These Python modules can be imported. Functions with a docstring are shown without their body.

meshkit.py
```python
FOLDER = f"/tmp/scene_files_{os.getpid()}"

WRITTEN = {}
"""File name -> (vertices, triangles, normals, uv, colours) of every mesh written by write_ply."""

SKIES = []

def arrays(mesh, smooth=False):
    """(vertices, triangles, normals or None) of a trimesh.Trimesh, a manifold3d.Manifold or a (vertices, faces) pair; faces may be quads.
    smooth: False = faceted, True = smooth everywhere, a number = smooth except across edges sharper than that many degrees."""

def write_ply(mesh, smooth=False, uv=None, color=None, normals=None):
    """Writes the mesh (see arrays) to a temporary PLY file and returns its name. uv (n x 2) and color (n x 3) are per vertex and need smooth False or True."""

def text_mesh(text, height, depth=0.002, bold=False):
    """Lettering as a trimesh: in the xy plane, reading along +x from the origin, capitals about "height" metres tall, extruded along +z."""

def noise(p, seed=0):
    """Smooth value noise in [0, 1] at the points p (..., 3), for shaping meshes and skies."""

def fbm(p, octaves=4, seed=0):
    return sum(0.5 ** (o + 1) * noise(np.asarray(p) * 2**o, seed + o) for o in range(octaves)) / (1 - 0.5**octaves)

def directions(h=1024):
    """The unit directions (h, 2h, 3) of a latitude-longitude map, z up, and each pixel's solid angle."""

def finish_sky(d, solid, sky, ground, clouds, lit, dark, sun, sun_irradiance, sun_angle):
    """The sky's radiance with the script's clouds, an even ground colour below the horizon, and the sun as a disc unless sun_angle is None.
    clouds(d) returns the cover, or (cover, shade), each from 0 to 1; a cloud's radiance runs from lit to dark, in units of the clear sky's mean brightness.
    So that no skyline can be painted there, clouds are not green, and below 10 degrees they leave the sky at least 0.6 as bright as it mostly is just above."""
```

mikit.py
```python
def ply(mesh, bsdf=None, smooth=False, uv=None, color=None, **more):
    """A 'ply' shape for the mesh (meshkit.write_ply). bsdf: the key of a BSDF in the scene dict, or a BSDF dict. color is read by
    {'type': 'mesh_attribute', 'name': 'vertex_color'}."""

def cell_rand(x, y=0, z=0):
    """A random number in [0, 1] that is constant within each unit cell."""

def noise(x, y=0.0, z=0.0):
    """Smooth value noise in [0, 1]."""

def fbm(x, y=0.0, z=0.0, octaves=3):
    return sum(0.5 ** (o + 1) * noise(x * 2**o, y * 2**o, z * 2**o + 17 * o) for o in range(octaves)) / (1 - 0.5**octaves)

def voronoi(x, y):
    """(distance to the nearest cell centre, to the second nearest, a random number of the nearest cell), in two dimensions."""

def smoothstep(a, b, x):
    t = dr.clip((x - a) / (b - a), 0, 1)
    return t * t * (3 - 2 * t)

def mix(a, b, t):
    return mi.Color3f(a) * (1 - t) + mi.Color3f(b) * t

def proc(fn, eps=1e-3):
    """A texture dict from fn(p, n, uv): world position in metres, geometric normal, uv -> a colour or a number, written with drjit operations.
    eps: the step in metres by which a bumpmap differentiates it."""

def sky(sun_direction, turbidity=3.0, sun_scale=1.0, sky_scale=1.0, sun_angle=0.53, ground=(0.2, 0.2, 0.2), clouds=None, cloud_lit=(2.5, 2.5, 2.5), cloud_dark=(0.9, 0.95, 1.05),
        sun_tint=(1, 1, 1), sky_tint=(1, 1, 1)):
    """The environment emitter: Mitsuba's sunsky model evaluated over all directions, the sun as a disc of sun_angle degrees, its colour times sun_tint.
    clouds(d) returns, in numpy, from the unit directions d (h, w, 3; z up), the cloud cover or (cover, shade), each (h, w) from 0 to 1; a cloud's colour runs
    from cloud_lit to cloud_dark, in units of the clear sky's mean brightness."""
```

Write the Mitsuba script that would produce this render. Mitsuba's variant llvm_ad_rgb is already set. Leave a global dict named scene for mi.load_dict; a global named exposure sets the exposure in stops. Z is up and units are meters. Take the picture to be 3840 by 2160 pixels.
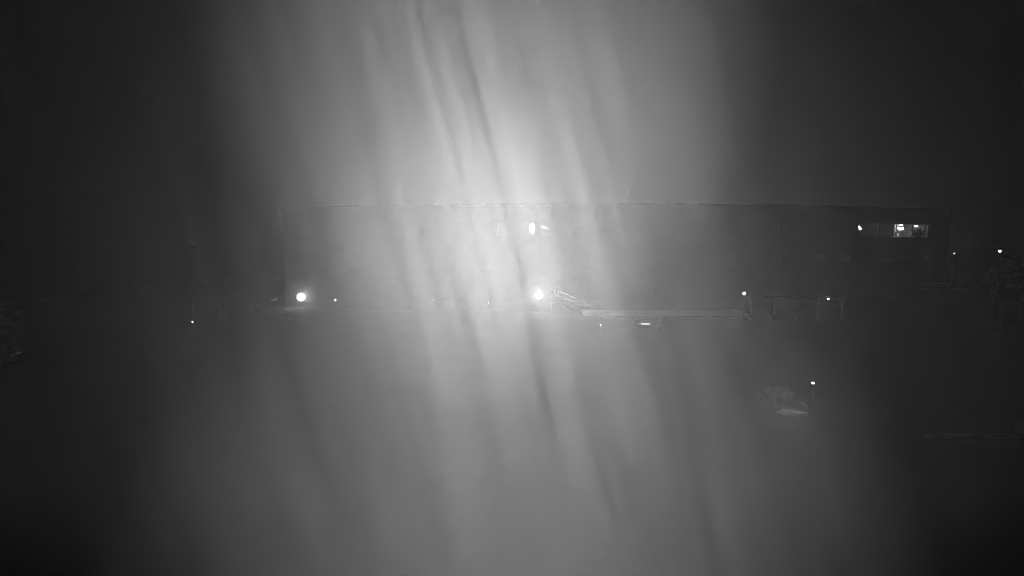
import math, random
import numpy as np, trimesh, drjit as dr, mitsuba as mi
import mikit, meshkit
from mikit import proc, noise, fbm, smoothstep

T = mi.ScalarTransform4f
rng = np.random.default_rng(7)
scene, labels = {}, {}
exposure = 0.0

# ------------------------------------------------------------------ camera, sky, fog, infrared lamp
EYE = np.array([0.0, 0.0, 7.0])
PITCH = math.radians(4.2847)
scene["camera"] = {
    "type": "perspective", "fov": 90.0, "fov_axis": "x", "near_clip": 0.02, "far_clip": 1500.0,
    "to_world": T().look_at(origin=EYE.tolist(), target=[0, math.cos(PITCH), 7 - math.sin(PITCH)], up=[0, 0, 1]),
    "medium": {"type": "ref", "id": "fog_medium"},
}


def night_clouds(d):
    """Closed low cloud over a town: the glow lies over the town ahead and thins out all round."""
    az = np.degrees(np.arctan2(d[..., 0], d[..., 1]))
    el = np.degrees(np.arcsin(np.clip(d[..., 2], 0, 1)))
    g = np.exp(-np.abs((az - 6) / 29.0) ** 4) * np.exp(-(el / 12.0) ** 2)
    return np.ones(d.shape[:2]), 1 - g


SKY_SCALE = 0.05
scene["sky"] = {**mikit.sky((0.3, -0.6, 0.5), turbidity=3, sun_scale=0.0, sky_scale=SKY_SCALE, ground=(0.05, 0.05, 0.05), clouds=night_clouds,
                            cloud_lit=(20.0, 20.0, 20.0), cloud_dark=(0.06, 0.06, 0.06)), "sampling_weight": 0.35}

# fog over the whole yard, thin in the lee of the house that carries the camera, and a shower of drizzle slanting past in front of it
HAZE, DRIZZLE = 0.005, 0.21
X0, X1, Y0, Y1, Z0, Z1 = -70.0, 70.0, -10.0, 130.0, -1.0, 24.0
SLANT = 0.25


def ease(t, a, b):
    t = np.clip((t - a) / (b - a), 0, 1)
    return t * t * (3 - 2 * t)


def lattice(axes, steps, seed):
    """Smooth random field: a coarse random lattice, eased between its points."""
    r = np.random.default_rng(seed)
    out = r.random([int((v[-1] - v[0]) / k) + 3 for v, k in zip(axes, steps)]).astype(np.float32)
    for axis, (v, k) in enumerate(zip(axes, steps)):
        q = (v - v[0]) / k
        i = np.floor(q).astype(int)
        t = (q - i).astype(np.float32)
        shape = [1, 1, 1]
        shape[axis] = -1
        t = (t * t * (3 - 2 * t)).reshape(shape)
        out = np.take(out, i, axis) * (1 - t) + np.take(out, i + 1, axis) * t
    return out


def haze_density():
    axes = [np.linspace(a, b, n, dtype=np.float32) for a, b, n in ((Z0, Z1, 9), (Y0, Y1, 281), (X0, X1, 71))]
    big = 0.85 + 0.3 * lattice(axes, (9.0, 12.0, 12.0), 3)
    lee = 0.02 + 0.98 * ease(axes[1], 5.0, 12.0)
    return (HAZE * big * lee[None, :, None])[..., None].astype(np.float32)


DX, DY0, DY1, DZ0, DZ1 = 16.5, 8.5, 14.5, 0.2, 15.5


def drizzle_density():
    axes = [np.linspace(a, b, n, dtype=np.float32) for a, b, n in ((DZ0, DZ1, 52), (DY0, DY1, 60), (-DX - 3, DX + 3, 800))]
    z, y, x = axes
    f = 0.42 * lattice(axes, (2.6, 0.6, 0.13), 1) + 0.42 * lattice(axes, (3.4, 0.7, 0.22), 2) + 0.16 * lattice(axes, (4.0, 1.2, 0.45), 6)
    thick = 1.35 + 0.95 * (1 - ease(z, 3.0, 8.0))[:, None, None]                       # the shafts stand out more near the ground
    f = np.clip((f - 0.5) * thick + 0.6, 0.2, 1.05)
    f = f / f.mean() * (0.95 + 0.1 * lattice(axes, (5.0, 3.0, 1.6), 4))
    lee = ease(y, 8.6, 10.0) * (1 - ease(y, 12.8, 14.4))
    top = 1 - ease(z, 13.0, 15.4)
    return ((DRIZZLE * f * top[:, None, None] - HAZE) * lee[None, :, None] + HAZE * 0.7)[..., None].astype(np.float32)


def medium(density, to_world):
    return {"type": "heterogeneous", "albedo": 0.7, "phase": {"type": "hg", "g": 0.5},
            "sigma_t": {"type": "gridvolume", "grid": mi.VolumeGrid(density), "to_world": to_world, "filter_type": "trilinear"}}


def volume(key, x0, x1, y0, y1, z0, z1):
    scene[key] = {"type": "cube", "to_world": T().translate([(x0 + x1) / 2, (y0 + y1) / 2, (z0 + z1) / 2]).scale([(x1 - x0) / 2, (y1 - y0) / 2, (z1 - z0) / 2]), "bsdf": {"type": "null"}}


scene["fog_medium"] = medium(haze_density(), T().translate([X0, Y0, Z0]).scale([X1 - X0, Y1 - Y0, Z1 - Z0]))
volume("haze", X0 + 0.1, X1 - 0.1, Y0 + 0.1, Y1 - 0.1, Z0 + 0.02, Z1 - 0.02)
scene["haze"]["interior"] = {"type": "ref", "id": "fog_medium"}
labels["haze"] = {"label": "thick night fog lying over the whole yard", "category": "fog", "kind": "stuff"}
# the wind slants the shower: x grows as z falls
W, D, H = 2 * DX + 6, DY1 - DY0, DZ1 - DZ0
scene["drizzle_medium"] = medium(drizzle_density(), T([[W, 0, -SLANT * H, -W / 2 + SLANT * H / 2], [0, D, 0, DY0], [0, 0, H, DZ0], [0, 0, 0, 1]]))
volume("drizzle", -DX, DX, DY0 + 0.02, DY1 - 0.02, DZ0 + 0.02, DZ1 - 0.02)
scene["drizzle"].update(interior={"type": "ref", "id": "drizzle_medium"}, exterior={"type": "ref", "id": "fog_medium"})
labels["drizzle"] = {"label": "streaks of wind-slanted drizzle drifting past close to the camera", "category": "drizzle", "kind": "stuff"}

# the infrared lamp beside the camera: one head with LEDs behind lenses of several beam widths
LAMP = np.array([0.12, 0.03, 6.62])
IR = 17500.0


def led(name, px, py, beam, cut, share):
    """share of IR in one LED's cone; (px, py) are its aim, right and up, as tangents from the camera's axis."""
    c, s = math.cos(PITCH), math.sin(PITCH)
    d = np.array([px, c + s * py, -s + c * py])
    v = IR * share
    scene[name] = {"type": "spot", "intensity": {"type": "rgb", "value": [v, v, v]}, "beam_width": beam, "cutoff_angle": cut, "sampling_weight": share * 6,
                   "to_world": T().look_at(origin=LAMP.tolist(), target=(LAMP + d).tolist(), up=[0, 0, 1])}


led("narrow_led", -0.055, 0.10, 2.0, 18.0, 0.245)
led("medium_led", 0.0, 0.08, 3.0, 26.0, 0.10)
led("wide_led", 0.02, -0.05, 2.0, 44.0, 0.012)
led("upper_led", -0.045, 0.42, 6.0, 27.0, 0.21)
led("lower_led", 0.0, -0.50, 3.0, 37.0, 0.092)
led("yard_led", 0.0, -0.10, 2.0, 36.0, 0.05)

# ------------------------------------------------------------------ materials


def grey(key, v, rough=0.9, spec=0.3, amp=0.25, size=1.0, **more):
    def f(p, n, uv):
        k = 1 + amp * 2 * (fbm(p.x / size, p.y / size, p.z / size, 3) - 0.5)
        return mi.Color3f(v) * k
    base = proc(f) if amp else {"type": "rgb", "value": [v, v, v]}
    scene[key] = {"type": "twosided", "bsdf": {"type": "principled", "base_color": base, "roughness": rough, "specular": spec, **more}}


grey("ground_material", 0.045, 0.9, 0.2, 0.08, 2.5)
grey("wall_material", 0.045, 0.9, 0.2, 0.2, 1.2)
grey("roof_material", 0.045, 0.8, 0.2, 0.2, 2.0)
grey("trim_material", 0.045, 0.7, 0.3, 0)
grey("concrete_material", 0.09, 0.9, 0.2, 0.2, 0.8)
grey("paving_material", 0.75, 0.9, 0.2, 0.2, 1.5)
grey("dark_metal", 0.05, 0.5, 0.5, 0)
grey("pale_metal", 0.55, 0.45, 0.5, 0)
grey("galvanised_metal", 0.7, 0.5, 0.5, 0)
grey("dark_glass", 0.045, 0.8, 0.1, 0)
grey("blind_material", 0.10, 0.9, 0.2, 0)
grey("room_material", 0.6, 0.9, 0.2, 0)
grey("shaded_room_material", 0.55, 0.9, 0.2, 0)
grey("dim_room_material", 0.05, 0.9, 0.2, 0)
grey("dark_furniture", 0.04, 0.8, 0.3, 0)
grey("bark_material", 0.07, 0.95, 0.1, 0.4, 0.15)
grey("bush_material", 0.06, 0.8, 0.2, 0)
grey("leaf_material", 0.16, 0.6, 0.4, 0)
grey("light_pool_coping_material", 0.14, 0.95, 0.1, 0.3, 0.25)  # pale tone of the painted light pool, also the low wall's coping
grey("pale_leaf_material", 0.25, 0.6, 0.4, 0)
scene["clear_pane"] = {"type": "thindielectric", "int_ior": 1.5}
scene["polished_steel"] = {"type": "twosided", "bsdf": {"type": "roughconductor", "alpha": 0.12, "material": "Cr"}}


# ------------------------------------------------------------------ helpers
def tag(key, label=None, category=None, group=None, kind=None):
    labels[key] = {k: v for k, v in (("label", label), ("category", category), ("group", group), ("kind", kind)) if v}


def numbered(key, taken):
    if key not in taken:
        return key
    n = 1
    while f"{key}_{n:03d}" in taken:
        n += 1
    return f"{key}_{n:03d}"


things = set()


def thing(name, label, category, group=None, kind=None):
    key = numbered(name, things)
    things.add(key)
    tag(key, label, category, group, kind)
    return key


def part(parent, name, mesh, bsdf, smooth=False, glow=None, weight=0.05, **more):
    key = numbered(f"{parent}__{name}", scene)
    if glow:
        more["emitter"] = {"type": "area", "radiance": {"type": "rgb", "value": [glow] * 3}, "sampling_weight": weight}
    scene[key] = mikit.ply(mesh, bsdf, smooth=smooth, **more)
    return key


def solo(key, mesh, bsdf, smooth=False):
    scene[key] = mikit.ply(mesh, bsdf, smooth=smooth)
    return key


def join(*ms):
    ms = [m for g in ms for m in (g if isinstance(g, (list, tuple)) else [g])]
    return trimesh.util.concatenate(ms)


def box(x0, x1, y0, y1, z0, z1):
    b = trimesh.creation.box((x1 - x0, y1 - y0, z1 - z0))
    b.apply_translation(((x0 + x1) / 2, (y0 + y1) / 2, (z0 + z1) / 2))
    return b


def tube(points, radius, n=8, closed_ends=True):
    """A round tube along the points; radius is one number or one per point."""
    P = np.asarray(points, float)
    R = np.broadcast_to(np.asarray(radius, float), len(P))
    ms = []
    rings = []
    t_prev = None
    for i in range(len(P)):
        t = P[min(i + 1, len(P) - 1)] - P[max(i - 1, 0)]
        t /= np.linalg.norm(t)
        a = np.cross(t, [0, 0, 1.0] if abs(t[2]) < 0.9 else [0, 1.0, 0])
        a /= np.linalg.norm(a)
        if t_prev is not None and a @ t_prev < 0:
            a = -a
        t_prev = a
        b = np.cross(t, a)
        ang = np.arange(n) * 2 * np.pi / n
        rings.append(P[i] + R[i] * (np.cos(ang)[:, None] * a + np.sin(ang)[:, None] * b))
    v = np.vstack(rings + [P[:1], P[-1:]])
    f = []
    for i in range(len(P) - 1):
        for k in range(n):
            p, q = i * n + k, i * n + (k + 1) % n
            f += [[p, q, q + n], [p, q + n, p + n]]
    a, b = len(P) * n, len(P) * n + 1
    for k in range(n):
        f += [[a, (k + 1) % n, k], [b, (len(P) - 1) * n + k, (len(P) - 1) * n + (k + 1) % n]]
    m = trimesh.Trimesh(v, f, process=False)
    m.fix_normals()
    return m


def ball(c, r, sub=3, squash=1.0):
    m = trimesh.creation.icosphere(sub, r)
    m.apply_scale([1, 1, squash])
    m.apply_translation(c)
    return m


def lathe(profile, c, n=24):
    m = trimesh.creation.revolve(np.asarray(profile, float), sections=n)
    m.apply_translation(c)
    m.fix_normals()
    return m


# ------------------------------------------------------------------ the ground
def ground_sheet():
    xs, ys = np.linspace(-69, 69, 139), np.linspace(-9, 128, 138)
    gx, gy = np.meshgrid(xs, ys)
    z = 0.04 * (meshkit.fbm(np.stack([gx / 9, gy / 9, gx * 0], -1), 3, 5) - 0.5)
    z -= 0.06
    v = np.stack([gx, gy, z], -1).reshape(-1, 3)
    i = np.arange(len(ys) - 1)[:, None] * len(xs) + np.arange(len(xs) - 1)
    i = i.ravel()
    return (v, np.stack([i, i + 1, i + 1 + len(xs), i + len(xs)], -1))


solo("ground", ground_sheet(), "ground_material", smooth=True)
tag("ground", "dark wet yard in front of the long building", kind="structure")


# ------------------------------------------------------------------ the long building, bowed a little away from the camera at its ends
def fy(x):
    return 58 + 5 * ((x - 9) / 37) ** 2


def fp(x, out=0.0):
    """A point on the facade line and the direction along it and out of it."""
    t = np.array([1.0, 10 * (x - 9) / 37 ** 2])
    t /= np.linalg.norm(t)
    n = np.array([t[1], -t[0]])
    return np.array([x, fy(x)]) + n * out, t, n


EDGES = [-28.06, -25.8, -16.2, -6.6, 2.94, 12.5, 22.1, 31.6, 41.2, 53.2, 56.2]
ROWS = [(1.4, 3.1), (4.85, 6.5), (8.45, 10.2)]
EAVE = 11.75
school = thing("school_building", "long three-storey building with flat roof behind the fog", "building")


class Bay:
    def __init__(s, x0, x1):
        a, b = np.array([x0, fy(x0)]), np.array([x1, fy(x1)])
        s.a, s.L = a, np.linalg.norm(b - a)
        s.t = (b - a) / s.L
        s.n = np.array([s.t[1], -s.t[0]])
        s.m = np.eye(4)
        s.m[:2, 0], s.m[:2, 1], s.m[:2, 3] = s.t, -s.n, a      # local x along, local y inwards

    def put(s, mesh):
        mesh = mesh.copy()
        mesh.apply_transform(s.m)
        return mesh

    def point(s, x, y, z):
        return (s.m @ np.array([x, y, z, 1.0]))[:3]


bays = [Bay(a, b) for a, b in zip(EDGES[:-1], EDGES[1:])]
PIER = 0.33
WALL = 0.32
lit_rows = {}


def frame_mesh(w0, w1, z0, z1, cuts):
    y0, y1 = 0.022, 0.07
    ms = [box(w0, w1, y0, y1, z0, z0 + 0.07), box(w0, w1, y0, y1, z1 - 0.07, z1), box(w0, w0 + 0.07, y0 + 0.002, y1 - 0.002, z0 + 0.07, z1 - 0.07), box(w1 - 0.07, w1, y0 + 0.002, y1 - 0.002, z0 + 0.07, z1 - 0.07)]
    ms += [box(c - 0.04, c + 0.04, y0 + 0.004, y1 - 0.004, z0 + 0.07, z1 - 0.07) for c in cuts]
    return join(ms)


for bi, bay in enumerate(bays):
    blank = bi in (0, len(bays) - 1)
    if blank:
        part(school, "wall", bay.put(box(0, bay.L, 0, WALL, -0.3, EAVE)), "wall_material")
        continue
    ms, z = [], -0.3
    for z0, z1 in ROWS:
        ms.append(box(0, bay.L, 0, WALL, z, z0))
        ms.append(box(0, PIER, 0.004, WALL, z0, z1))
        ms.append(box(bay.L - PIER, bay.L, 0.004, WALL, z0, z1))
        z = z1
    ms.append(box(0, bay.L, 0, WALL, z, EAVE))
    part(school, "wall", bay.put(join(ms)), "wall_material")
    for ri, (z0, z1) in enumerate(ROWS):
        w0, w1 = PIER, bay.L - PIER
        if bi == 8:
            cuts = [w0 + (w1 - w0) * q for q in (0.29, 0.52, 0.745, 0.925)]
        else:
            cuts = [w0 + (w1 - w0) * q for q in (0.2, 0.4, 0.6, 0.8)]
        win = part(school, "window", bay.put(frame_mesh(w0, w1, z0, z1, cuts)), "trim_material")
        part(win, "sill", bay.put(box(w0 - 0.05, w1 + 0.05, -0.035, 0.02, z0 - 0.06, z0 - 0.004)), "trim_material")
        es = [w0] + cuts + [w1]
        lit = (bi, ri) in ((3, 2), (4, 2), (8, 2))
        for k in range(5):
            p0, p1 = es[k] + 0.045, es[k + 1] - 0.045
            if lit:
                v = np.array([[p0, 0.045, z0 + 0.05], [p1, 0.045, z0 + 0.05], [p1, 0.045, z1 - 0.05], [p0, 0.045, z1 - 0.05]])
                pane = trimesh.Trimesh(v, [[0, 1, 2], [0, 2, 3]], process=False)
                part(win, "pane", bay.put(pane), "clear_pane")
            else:
                part(win, "pane", bay.put(box(p0, p1, 0.034, 0.054, z0 + 0.05, z1 - 0.05)), "dark_glass")
        if bi in (7, 8) and ri == 1:
            for k, drop in ((1, 0.9), (2, 0.5), (4, 0.7)) if bi == 8 else ((4, 0.95), (2, 0.4)):
                part(win, "blind", bay.put(box(es[k] + 0.09, es[k + 1] - 0.09, 0.0265, 0.032, z1 - 0.08 - drop, z1 - 0.08)), "blind_material")

# ends, rear and flat roof with a projecting fascia
line = [np.array([x, fy(x)]) for x in EDGES]


def offset(out, ext=0.0):
    pts = []
    for i, x in enumerate(EDGES):
        p, t, n = fp(x, out)
        if i == 0:
            p = p - t * ext
        if i == len(EDGES) - 1:
            p = p + t * ext
        pts.append(p)
    return pts


from shapely.geometry import Polygon

outer = offset(0.03, 0.05) + [p + np.array([0, 15.0]) for p in offset(0, 0.05)[::-1]]
slab = trimesh.creation.extrude_polygon(Polygon(outer), 0.42, engine="earcut")
slab.apply_translation((0, 0, EAVE + 0.004))
part(school, "roof", slab, "wall_material")
for x, s in ((EDGES[0], 1), (EDGES[-1], -1)):
    a = np.array([x, fy(x)])
    part(school, "end_wall", box(min(a[0], a[0] + s * 0.3), max(a[0], a[0] + s * 0.3), a[1] + 0.34, a[1] + 14, -0.3, EAVE - 0.004), "wall_material")
rear = [p + np.array([0, 14.2]) for p in line]
part(school, "rear_wall", join([trimesh.creation.extrude_polygon(Polygon([rear[i], rear[i + 1], rear[i + 1] + [0, 0.3], rear[i] + [0, 0.3]]), EAVE + 0.2, engine="earcut") for i in range(len(rear) - 1)]), "wall_material")


# ---- lit rooms behind the upper windows
def room(bay, x0, x1, depth, material):
    z0, z1 = 7.3, 10.9
    y0 = WALL + 0.01
    m = box(x0, x1, y0, y0 + depth, z0, z1)
    m.update_faces(np.abs(m.face_normals @ np.array([0, 1.0, 0]) + 1) > 0.5)     # open to the window
    m.invert()
    return part(school, "room", bay.put(m), material)


b4, b5, b8 = bays[3], bays[4], bays[8]
room(b4, b4.L - 5.0, b4.L - 0.12, 4.0, "dim_room_material")
room(b5, 0.12, 4.5, 4.0, "dim_room_material")


k = thing("wall_lamp", "tall glaring lamp in the upper window left of the dark centre pier", "lamp")
p = b4.point(b4.L - 0.70, 0.90, 9.45)
part(k, "globe", ball(p, 0.30, 3, 1.8), "room_material", glow=14.0, weight=0.2)
part(k, "stem", tube([p + [0, 0, 0.53], p + [0, 0, 1.4]], 0.02), "dark_metal")
k = thing("tube_lamp", "thin glowing tube lamp in the upper window right of the centre pier", "lamp")
p0, p1 = b5.point(0.42, 0.8, 9.58), b5.point(0.98, 0.8, 9.48)
part(k, "tube", tube([p0, p1], 0.05), "room_material", glow=14.0, weight=0.06)
part(k, "shelf", b5.put(box(0.3, 1.2, 0.7, 0.95, 9.28, 9.32)), "room_material")
part(k, "stem", tube([p0 + [0, 0, -0.05], p0 + [0, 0, -0.21]], 0.012), "dark_metal")

# the right ribbon window: a dim room on its left, a bright one on its right
q = lambda f: PIER + (b8.L - 2 * PIER) * f
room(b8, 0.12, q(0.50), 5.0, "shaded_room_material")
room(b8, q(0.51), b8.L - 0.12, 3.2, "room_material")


def ceiling_lamp(name, label, x, y, z, r, glow, squash, weight=0.015):
    k = thing(name, label, "lamp")
    p = b8.point(x + 0.95 * y, y, z)
    part(k, "shade", ball(p, r, 2, squash), "room_material", glow=glow, weight=weight)
    part(k, "stem", tube([p + [0, 0, r * squash], [p[0], p[1], 10.9]], 0.012), "dark_metal")


ceiling_lamp("pendant_lamp", "upper of the two small lamps at the left end of the right ribbon window", q(0.03), 0.7, 9.78, 0.10, 30.0, 1, 0.1)
ceiling_lamp("pendant_lamp", "lower of the two small lamps at the left end of the right ribbon window", q(0.045), 0.6, 9.55, 0.12, 45.0, 1, 0.15)
ceiling_lamp("ceiling_lamp", "small flat lamp above the brightest lamp in the right ribbon window", q(0.605), 0.9, 10.07, 0.2, 40.0, 0.4, 0.12)
ceiling_lamp("ceiling_lamp", "brightest wide oval lamp in the right ribbon window", q(0.60), 0.7, 9.62, 0.32, 45.0, 0.55, 0.15)
ceiling_lamp("ceiling_lamp", "flat lamp near the top right of the right ribbon window", q(0.82), 0.9, 9.96, 0.22, 40.0, 0.4, 0.12)
k = thing("room_partition", "pale screen standing in the lit room of the right ribbon window", "screen")
part(k, "panel", b8.put(box(q(0.65), q(0.72), 1.4, 1.46, 7.3, 10.2)), "room_material")
part(k, "panel", b8.put(box(q(0.54), q(0.575), 1.0, 1.05, 7.3, 10.4)), "dark_furniture")


def leaf_mesh(n, centre, radii, size, seed, up=0.3, lo=0.2):
    """n small folded leaves spread through an uneven crown."""
    r = np.random.default_rng(seed)
    d = r.normal(size=(n, 3))
    d /= np.linalg.norm(d, axis=1, keepdims=True)
    rad = r.random(n) ** 0.45
    lump = 0.65 + 0.7 * meshkit.noise(d * 2.1 + seed, seed)
    P = np.asarray(centre) + d * (rad * lump)[:, None] * np.asarray(radii)
    a = r.normal(size=(n, 3)) + [0, 0, up]
    a /= np.linalg.norm(a, axis=1, keepdims=True)
    b = np.cross(a, r.normal(size=(n, 3)))
    b /= np.linalg.norm(b, axis=1, keepdims=True)
    s = size * (0.6 + 0.8 * r.random((n, 1)))
    v = np.stack([P, P + a * s * 0.5 + b * s * 0.28, P + a * s, P + a * s * 0.5 - b * s * 0.28], 1).reshape(-1, 3)
    i = np.arange(n)[:, None] * 4
    return trimesh.Trimesh(v, np.vstack([i + [0, 1, 2], i + [0, 2, 3]]), process=False)


k = thing("potted_plant", "dark leafy plant silhouetted in the right end of the ribbon window", "plant")
pc = b8.point(q(0.86) + 0.55, 0.75, 9.0)
part(k, "foliage", leaf_mesh(260, pc, (0.65, 0.35, 0.62), 0.28, 11), "dark_furniture")
part(k, "pot", lathe([[0, 0], [0.2, 0], [0.28, 0.5], [0, 0.5]], [pc[0], pc[1], 7.85], 16), "dark_furniture")
part(k, "stem", tube([[pc[0], pc[1], 8.3], pc], 0.03), "dark_furniture")
part(k, "stand", box(pc[0] - 0.25, pc[0] + 0.25, pc[1] - 0.25, pc[1] + 0.25, 7.3, 7.85), "dark_furniture")


# ------------------------------------------------------------------ outside lamps
def wall_lamp(name, label, x, out, z, r, glow, weight, squash=1.0, group=None):
    """A globe on an arm that sticks out of the facade."""
    for bay, a, b in zip(bays, EDGES[:-1], EDGES[1:]):
        if a <= x <= b:
            break
    s = (x - a) / (b - a) * bay.L
    k = thing(name, label, "lamp", group)
    c = bay.point(s, -out, z)
    part(k, "globe", ball(c, r, 3, squash), "room_material", glow=glow, weight=weight)
    root = bay.point(s, 0.0, z + r + 0.12)
    part(k, "arm", tube([root, c + [0, 0, r * squash + 0.12], c + [0, 0, r * squash * 0.93]], 0.03), "dark_metal", smooth=40)
    part(k, "plate", bay.put(box(s - 0.09, s + 0.09, -0.03, -0.003, z + r, z + r + 0.3)), "dark_metal")
    return k


wall_lamp("globe_lamp", "big glaring globe lamp at the left end of the building", -25.45, 0.6, 1.27, 0.44, 110, 0.7)
wall_lamp("globe_lamp", "big glaring globe lamp below the lit centre window", 3.03, 1.2, 1.95, 0.40, 220, 0.8)
wall_lamp("small_wall_lamp", "small flat lamp on the wall just right of the left globe lamp", -21.2, 0.15, 0.95, 0.11, 22, 0.02, 0.5)
wall_lamp("small_wall_lamp", "small flat lamp on the wall at the right end of the fence", 37.8, 0.15, 1.12, 0.12, 22, 0.02, 0.5)
wall_lamp("faint_wall_lamp", "left one of two faint tiny lamps on the wall between the globe lamps", -9.1, 0.1, 1.2, 0.05, 1.0, 0.005)
wall_lamp("faint_wall_lamp", "right one of two faint tiny lamps on the wall between the globe lamps", -2.7, 0.1, 0.9, 0.05, 1.0, 0.005)

# lamp on a post at the left end of the fence
k = thing("post_lamp", "round lamp on a slender post at the left end of the metal fence", "lamp")
c = np.array([23.2, 51.0, 2.64])
part(k, "globe", ball(c, 0.12), "room_material", glow=200, weight=0.08)
part(k, "post", tube([[c[0], c[1], -0.1], [c[0], c[1], 2.52]], 0.04), "dark_metal", smooth=40)
part(k, "collar", lathe([[0, 0], [0.09, 0], [0.09, 0.05], [0, 0.07]], [c[0], c[1], 2.44], 16), "dark_metal")

# lamp high on the end wall and the small light far beyond it
k = thing("end_wall_lamp", "dim lamp washing the right end wall of the building", "lamp")
e = np.array([56.2, 68.2, 8.2])
part(k, "globe", ball(e + [0.28, 0, 0], 0.09, 2), "room_material", glow=2.2, weight=0.015)
part(k, "arm", tube([e + [0.0, 0, 0.1], e + [0.28, 0, 0.14], e + [0.28, 0, 0.08]], 0.02), "dark_metal")
k = thing("far_street_lamp", "tiny far lamp just beyond the right end of the building", "lamp")
e = np.array([58.6, 68.0, 6.49])
part(k, "globe", ball(e, 0.10, 2), "room_material", glow=6, weight=0.01)
part(k, "pole", tube([[e[0], e[1], -0.1], [e[0], e[1], 6.42]], [0.09, 0.05]), "dark_metal", smooth=40)

k = thing("street_lamp", "tall lit street lamp standing by the tree at the far right", "street lamp")
e = np.array([41.81, 44.0, 6.86])
part(k, "globe", ball(e, 0.09), "room_material", glow=200, weight=0.08)
part(k, "pole", tube([[e[0], e[1], -0.1], [e[0], e[1], 6.74]], [0.09, 0.05]), "dark_metal", smooth=40)
part(k, "hood", lathe([[0, 0.02], [0.24, 0], [0.20, 0.06], [0, 0.14]], [e[0], e[1], 7.0], 20), "dark_metal")

# unlit street lamp on the left, a bright marker light low on its pole
k = thing("unlit_street_lamp", "unlit street lamp with a pale tilted head on the dark left side", "street lamp")
e = np.array([-26.95, 43.0, 0])
part(k, "pole", tube([[e[0], e[1], -0.1], [e[0], e[1], 7.55]], [0.045, 0.03]), "concrete_material", smooth=40)
hd = trimesh.creation.box((0.62, 0.26, 0.12))
hd.apply_transform(trimesh.transformations.rotation_matrix(math.radians(38), [0, 1, 0]))
hd.apply_translation((e[0] + 0.2, e[1] - 0.05, 7.6))
scene["lamp_head_material"] = {"type": "twosided", "bsdf": {"type": "principled", "base_color": {"type": "rgb", "value": [0.75] * 3}, "roughness": 0.5}}
part(k, "head", hd, "lamp_head_material")
k = thing("marker_light", "small star-like light low on the pole of the unlit street lamp", "light")
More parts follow.
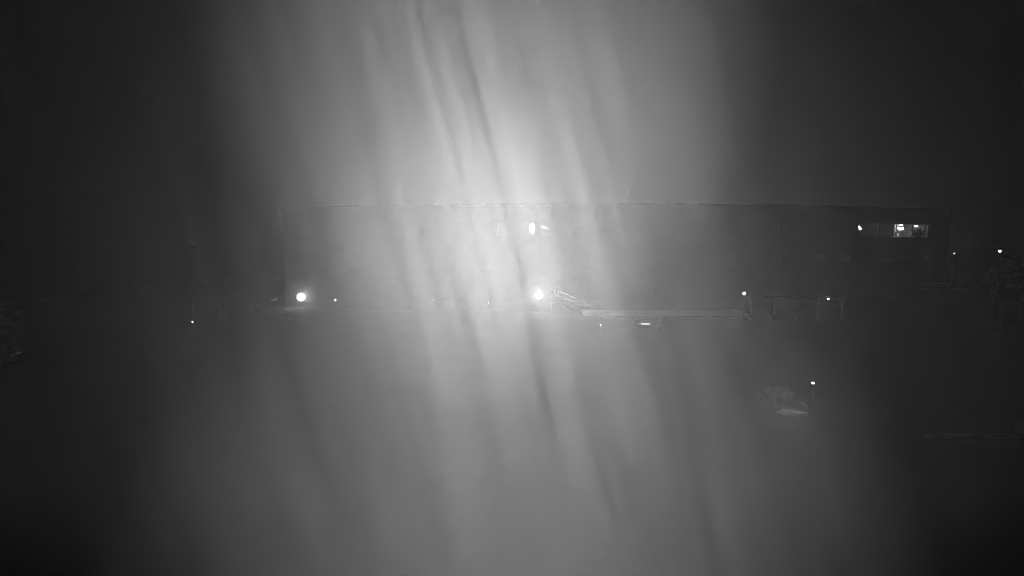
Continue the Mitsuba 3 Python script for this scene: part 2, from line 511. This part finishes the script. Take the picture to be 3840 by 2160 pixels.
part(k, "lens", ball([e[0], e[1] - 0.14, 0.92], 0.05, 2), "room_material", glow=22, weight=0.015)
part(k, "bracket", box(e[0] - 0.05, e[0] + 0.05, e[1] - 0.08, e[1] - 0.065, 0.8, 1.05), "dark_metal")


def bollard(label, x, y, h, r, glow, weight):
    k = thing("bollard_lamp", label, "bollard light")
    part(k, "post", lathe([[0, 0], [0.07, 0], [0.06, h - 0.16], [0, h - 0.16]], [x, y, -0.08], 16), "dark_metal", smooth=40)
    part(k, "globe", ball([x, y, h], r), "room_material", glow=glow, weight=weight)
    part(k, "cap", lathe([[0, 0], [r * 1.1, 0], [r * 0.7, 0.05], [0, 0.07]], [x, y, h + r * 0.9], 16), "dark_metal")


bollard("small bollard light in the yard left of the steel bench", 7.24, 41.5, 0.86, 0.05, 25, 0.03)
bollard("bright bollard light beside the lit shrub in the right foreground", 13.75, 23.0, 0.93, 0.055, 150, 0.06)

# ------------------------------------------------------------------ pavement, stairs, rails, fence, bench
xs = np.linspace(7.9, 26.2, 12)
front = [[7.6, 53.2], [24.9, 53.2]]
back = [fp(x, 0.02)[0] for x in xs[::-1]]
slab = trimesh.creation.extrude_polygon(Polygon(front + [p.tolist() for p in back]), 0.36, engine="earcut")
slab.apply_translation((0, 0, -0.24))
solo("pavement", slab, "paving_material")
tag("pavement", "pale paved terrace along the foot of the building", kind="structure")


def stairs(label, x, side):
    """A landing in front of a door with steps going down to one side along the wall."""
    k = thing("entrance_stairs", label, "stairs")
    y = fy(x + side * 1.8)
    a, b = sorted((x + side * 1.32, x + side * 2.22))
    part(k, "landing", box(a, b, y - 1.5, y - 0.06, -0.2, 1.1), "wall_material")
    for i in range(7):
        a = x + side * (2.22 + 0.30 * i)
        b = a + side * 0.298
        part(k, "step", box(min(a, b), max(a, b), y - 1.5 + 0.004 * (i + 1), y - 0.06, -0.2, 1.1 - 0.15 * (i + 1)), "wall_material")
    d = thing("entrance_door", label.replace("concrete entrance stairs", "dark entrance door at the top of the stairs"), "door")
    c = x + side * 1.77
    part(d, "leaf", box(c - 0.36, c + 0.36, y - 0.09, y - 0.03, 1.11, 3.15), "wall_material")
    part(d, "frame", join(box(c - 0.44, c - 0.37, y - 0.11, y - 0.02, 1.11, 3.25), box(c + 0.37, c + 0.44, y - 0.11, y - 0.02, 1.11, 3.25), box(c - 0.365, c + 0.365, y - 0.112, y - 0.022, 3.16, 3.252)), "trim_material")
    part(d, "handle", tube([[c + 0.28, y - 0.09, 2.0], [c + 0.28, y - 0.15, 2.05], [c + 0.28, y - 0.15, 2.25], [c + 0.28, y - 0.09, 2.3]], 0.015), "dark_metal")


stairs("concrete entrance stairs below the lit centre window", 3.08, 1)


def handrail(label, P, posts, r=0.055, flat=0.0):
    k = thing("handrail", label, "handrail")
    part(k, "rail", tube(P, r), "pale_rail", smooth=40)
    for x, y, z0, z1 in posts:
        part(k, "post", tube([[x, y, z0], [x, y, z1]], 0.022), "dark_metal", smooth=40)
    return k


grey("pale_rail", 0.8, 0.4, 0.6, 0)
yr = 57.80
handrail("lower thin handrail of the stairs sloping right below the centre window", [[4.74, yr, 2.42], [4.82, yr, 2.06], [5.02, yr, 1.90], [7.5, yr, 0.92], [8.4, yr, 0.62]], [(5.02, yr, 1.1, 1.86), (8.3, yr, -0.1, 0.62)])
handrail("upper broad handrail of the stairs sloping right below the centre window", [[5.30, yr + 0.14, 1.95], [5.22, yr + 0.14, 2.33], [5.5, yr + 0.14, 2.26], [7.7, yr + 0.14, 1.27], [9.0, yr + 0.14, 0.66]], [(5.5, yr + 0.14, 1.0, 2.2), (8.0, yr + 0.14, -0.1, 1.08)], 0.08)
k = thing("metal_sign", "small bright metal sign left of the left globe lamp", "sign")
sg = trimesh.creation.box((0.72, 0.03, 0.17))
sg.apply_transform(trimesh.transformations.rotation_matrix(math.radians(-14), [0, 1, 0]))
sg.apply_transform(trimesh.transformations.rotation_matrix(math.radians(30), [0, 0, 1]))
sg.apply_translation((-28.85, 62.0, 0.98))
part(k, "plate", sg, "lamp_head_material")
part(k, "post", tube([[-28.85, 62.03, -0.1], [-28.85, 62.03, 0.94]], 0.025), "dark_metal")

k = thing("metal_fence", "open metal fence of slender pale posts right of the terrace", "fence")
fx = [24.17, 26.5, 28.79, 30.91, 33.4]
for i, x in enumerate(fx):
    part(k, "post", tube([[x, 51.5, -0.15], [x, 51.5, 2.26]], 0.045), "galvanised_metal", smooth=40)
for i in range(len(fx) - 1):
    part(k, "rail", tube([[fx[i] + 0.003, 51.5, 2.29], [fx[i + 1] - 0.003, 51.5, 2.29]], 0.04), "galvanised_metal", smooth=40)
k = thing("fence_brace", "short slanting bar glinting behind the fence", "bar")
part(k, "bar", tube([[25.7, 51.0, 0.30], [26.6, 51.0, 0.02]], 0.035), "pale_rail")
part(k, "foot", box(26.5, 26.75, 50.9, 51.1, -0.1, 0.03), "dark_metal")

k = thing("steel_bench", "steel bench with a shining front rail at the foot of the terrace", "bench")
yb = 45.4
for z, yy, r in ((0.45, yb - 0.22, 0.035),):
    part(k, "seat_rail", tube([[11.0, yy, z], [13.22, yy, z]], r, 16), "polished_steel", smooth=40)
for i in range(4):
    part(k, "slat", box(11.05, 13.17, yb - 0.16 + i * 0.11, yb - 0.07 + i * 0.11, 0.43, 0.46), "galvanised_metal")
part(k, "back_rail", tube([[11.0, yb + 0.34, 0.98], [13.2, yb + 0.34, 0.98]], 0.045, 16), "galvanised_metal", smooth=40)
for x in (11.0, 13.25):
    part(k, "leg", join(tube([[x, yb - 0.2, -0.1], [x, yb - 0.2, 0.42]], 0.03), tube([[x, yb + 0.36, -0.1], [x, yb + 0.36, 1.08]], 0.03)), "galvanised_metal", smooth=40)
part(k, "added_rail_glint", tube([[11.45, yb - 0.262, 0.41], [12.25, yb - 0.262, 0.41]], 0.025), "room_material", glow=6.0, weight=0.015)  # glowing tube added as the lamp glint on the front rail, not a lamp

# ------------------------------------------------------------------ lit shrub and its garden light in the right foreground
k = thing("garden_spotlight", "garden spotlight on the ground washing the lit shrub and soil", "garden light")
gs = np.array([13.05, 22.2, 0.0])
part(k, "housing", lathe([[0, 0], [0.06, 0], [0.075, 0.14], [0, 0.14]], gs + [0, 0, 0.28], 16), "dark_metal")
part(k, "spike", tube([gs + [0, 0, -0.1], gs + [0, 0, 0.28]], 0.015), "dark_metal")
scene["garden_led"] = {"type": "spot", "intensity": {"type": "rgb", "value": [26.0] * 3}, "beam_width": 8, "cutoff_angle": 55, "sampling_weight": 0.7,
                       "to_world": T().look_at(origin=(gs + [-0.10, -0.02, 0.5]).tolist(), target=[11.95, 21.9, 0.35], up=[0, 0, 1])}


def blade(base, tip, w, bend=0.2):
    base, tip = np.asarray(base, float), np.asarray(tip, float)
    d = tip - base
    s = np.cross(d, [0, 0, 1.0])
    s /= np.linalg.norm(s) + 1e-9
    v = []
    for u in np.linspace(0, 1, 6):
        c = base + d * u + np.array([0, 0, bend * math.sin(u * math.pi)])
        h = w * (1 - u) ** 0.6 * 0.5 + 0.003
        v += [c - s * h, c + [0, 0, 0.02 * (1 - u)], c + s * h]
    f = []
    for i in range(5):
        for j in range(2):
            a = i * 3 + j
            f += [[a, a + 1, a + 4], [a, a + 4, a + 3]]
    return trimesh.Trimesh(v, f, process=False)


k = thing("lit_shrub", "shrub with narrow leaves lit from below beside the bright bollard light", "shrub")
r = np.random.default_rng(21)
sb = np.array([11.75, 22.05, 0.0])
part(k, "stem", tube([sb + [0.02, 0, -0.1], sb + [-0.02, 0, 0.35], sb + [0.05, 0.05, 0.75]], [0.06, 0.05, 0.03]), "bark_material", smooth=40)
part(k, "foliage", join([leaf_mesh(600, sb + [-0.1, 0.1, 0.72], (0.40, 0.3, 0.22), 0.10, 4), leaf_mesh(300, sb + [0.45, 0.15, 0.55], (0.22, 0.2, 0.18), 0.10, 5), leaf_mesh(60, sb + [-0.75, 0.1, 0.42], (0.16, 0.15, 0.14), 0.09, 6)]), "pale_leaf_material")
part(k, "leaf", blade([12.85, 21.75, 0.02], [12.45, 22.0, 0.42], 0.10, 0.12), "pale_leaf_material")
for i in range(14):
    a = r.uniform(0, 2 * math.pi)
    l = r.uniform(0.2, 0.4)
    b = sb + [0.1 * math.cos(a), 0.1 * math.sin(a), 0.02]
    part(k, "leaf", blade(b, b + [l * math.cos(a), l * math.sin(a) * 0.7, r.uniform(0.2, 0.6)], 0.06), "pale_leaf_material")

ang = np.linspace(0, 2 * np.pi, 40, endpoint=False)
rad = 1 + 0.15 * np.sin(3 * ang + 1) + 0.08 * np.sin(7 * ang)
v = np.vstack([np.stack([12.1 + 0.95 * rad * np.cos(ang), 21.65 + 0.75 * rad * np.sin(ang), ang * 0 - 0.12], 1), [[12.1, 21.65, 0.06]]])
i = np.arange(40)
scene["light_pool_patch"] = mikit.ply(trimesh.Trimesh(v, np.stack([i, (i + 1) % 40, i * 0 + 40], 1), process=False), "light_pool_coping_material", smooth=True)  # pool of light put into the colour: ground patch paler than the yard
tag("light_pool_patch", "pool of garden light put in as a paler patch of ground under the lit shrub", kind="structure")

# ------------------------------------------------------------------ right and left edges of the yard
k = thing("low_wall", "low pale garden wall at the lower right", "wall")
part(k, "wall", box(15.2, 18.6, 18.2, 18.45, -0.15, 0.18), "wall_material")
part(k, "coping", box(15.15, 18.6, 18.16, 18.49, 0.183, 0.23), "light_pool_coping_material")
k = thing("gate_post", "dark gate post at the right end of the low garden wall", "post")
part(k, "shaft", box(18.62, 18.95, 18.15, 18.5, -0.15, 0.62), "dark_metal")
part(k, "cap", box(18.59, 18.98, 18.12, 18.53, 0.622, 0.68), "dark_metal")

k = thing("low_shed", "low dark shed with a pale gutter at the far right", "shed")
part(k, "wall", box(42.6, 50.0, 50.2, 55.0, -0.2, 2.85), "wall_material")
roof = trimesh.Trimesh([[42.3, 49.9, 3.28], [50.4, 49.9, 2.75], [50.4, 55.3, 3.05], [42.3, 55.3, 3.6]] + [[42.3, 49.9, 3.16], [50.4, 49.9, 2.63], [50.4, 55.3, 2.93], [42.3, 55.3, 3.48]],
                       [[0, 1, 2], [0, 2, 3], [4, 6, 5], [4, 7, 6], [0, 5, 1], [0, 4, 5], [1, 6, 2], [1, 5, 6], [2, 7, 3], [2, 6, 7], [3, 4, 0], [3, 7, 4]], process=False)
part(k, "roof", roof, "roof_material")
part(k, "gutter", tube([[42.3, 49.84, 3.24], [50.4, 49.84, 2.71]], 0.05), "pale_metal", smooth=40)


def tree(label, x, y, h, crown, seed, n, leaf="leaf_material", size=0.26):
    k = thing("tree", label, "tree")
    r = np.random.default_rng(seed)
    trunk = [[x, y, -0.2], [x + 0.05, y, h * 0.2], [x - 0.05, y + 0.1, h * 0.45], [x + 0.1, y, h * 0.8]]
    limbs, leaves = [tube(trunk, [0.2, 0.16, 0.12, 0.05], 9)], []
    for c, rr in crown:
        c = np.array([x, y, 0.0]) + c
        s = np.array([x, y + 0.05, max(h * 0.25, c[2] * 0.62)])
        limbs.append(tube([s, (s + c) / 2 + r.normal(size=3) * 0.15, c], [0.07, 0.05, 0.015], 6))
        leaves.append(leaf_mesh(n, c, rr, size, int(r.integers(1e6))))
        for _ in range(3):
            e = c + r.normal(size=3) * np.asarray(rr) * 0.5
            limbs.append(tube([(s + c) / 2, (c + e) / 2 + r.normal(size=3) * 0.1, e], [0.03, 0.02, 0.006], 5))
    part(k, "trunk", join(limbs), "bark_material", smooth=40)
    part(k, "crown", join(leaves), leaf)


tree("leafy tree reaching into the left edge of the picture", -21.9, 20.5, 6.0,
     [((0.2, -0.4, 5.4), (1.0, 0.9, 0.8)), ((1.3, -0.3, 4.2), (1.0, 0.9, 0.7)), ((1.6, -0.6, 2.9), (0.9, 0.8, 0.55)), ((-0.7, 0, 4.6), (1.2, 1.0, 1.0)), ((0.6, -0.5, 3.5), (1.0, 0.9, 0.6)), ((0.3, -0.8, 2.3), (0.9, 0.8, 0.5))], 31, 200)
tree("tree beside the tall lit street lamp at the far right", 43.2, 45.0, 6.2,
     [((0.1, -0.3, 5.7), (1.1, 0.9, 0.8)), ((1.1, 0, 5.0), (1.1, 1.0, 0.9)), ((-0.7, -0.4, 4.6), (0.9, 0.8, 0.7)), ((0.9, -0.5, 3.9), (1.2, 1.0, 0.7)), ((2.0, 0, 4.3), (0.9, 0.9, 0.9)), ((0.0, 0.1, 3.4), (1.0, 0.9, 0.6))], 32, 420)


def bush(label, x, y, rx, rz, seed):
    k = thing("bush", label, "bush", None)
    part(k, "stem", join([tube([[x, y, -0.15], [x + dx * 0.5, y, rz * 0.7], [x + dx, y, rz * 1.3]], [0.03, 0.02, 0.008], 5) for dx in (-0.35 * rx, 0, 0.4 * rx)]), "bark_material")
    part(k, "foliage", leaf_mesh(520, (x, y, rz * 0.95), (rx, rx * 0.8, rz), 0.17, seed), "bush_material")


bush("tall bush in the dark yard left of the left globe lamp", -26.2, 52.0, 0.9, 0.85, 41)
bush("low bush in front of the wall below the left globe lamp", -22.4, 49.5, 1.3, 0.55, 42)
bush("round bush in the yard left of the low bush", -28.6, 50.0, 1.0, 0.7, 43)

# mast with a tiny light on the roof
k = thing("roof_mast", "thin mast with a tiny light on the roof right of centre", "mast")
part(k, "pole", tube([[14.25, 62.5, 12.1], [14.25, 62.5, 14.08]], 0.018), "dark_metal")
part(k, "lamp", ball([14.25, 62.5, 14.13], 0.05, 2), "room_material", glow=8.0, weight=0.005)

# the infrared lamp's own body, on the mast that carries the camera (behind and below the view)
k = thing("infrared_lamp", "infrared lamp on the mast that carries the camera", "lamp")
hs = trimesh.creation.box((0.16, 0.10, 0.12))
hs.apply_translation((LAMP[0], LAMP[1] - 0.075, LAMP[2]))
part(k, "housing", hs, "dark_metal")
part(k, "bracket", tube([[LAMP[0], LAMP[1] - 0.1, LAMP[2] - 0.06], [LAMP[0], LAMP[1] - 0.1, LAMP[2] - 0.16], [0, -0.35, LAMP[2] - 0.16]], 0.015), "dark_metal")
k = thing("camera_mast", "steel mast that carries the camera and its infrared lamp", "mast")
part(k, "pole", tube([[0, -0.42, -0.2], [0, -0.42, 7.6]], 0.06), "galvanised_metal", smooth=40)
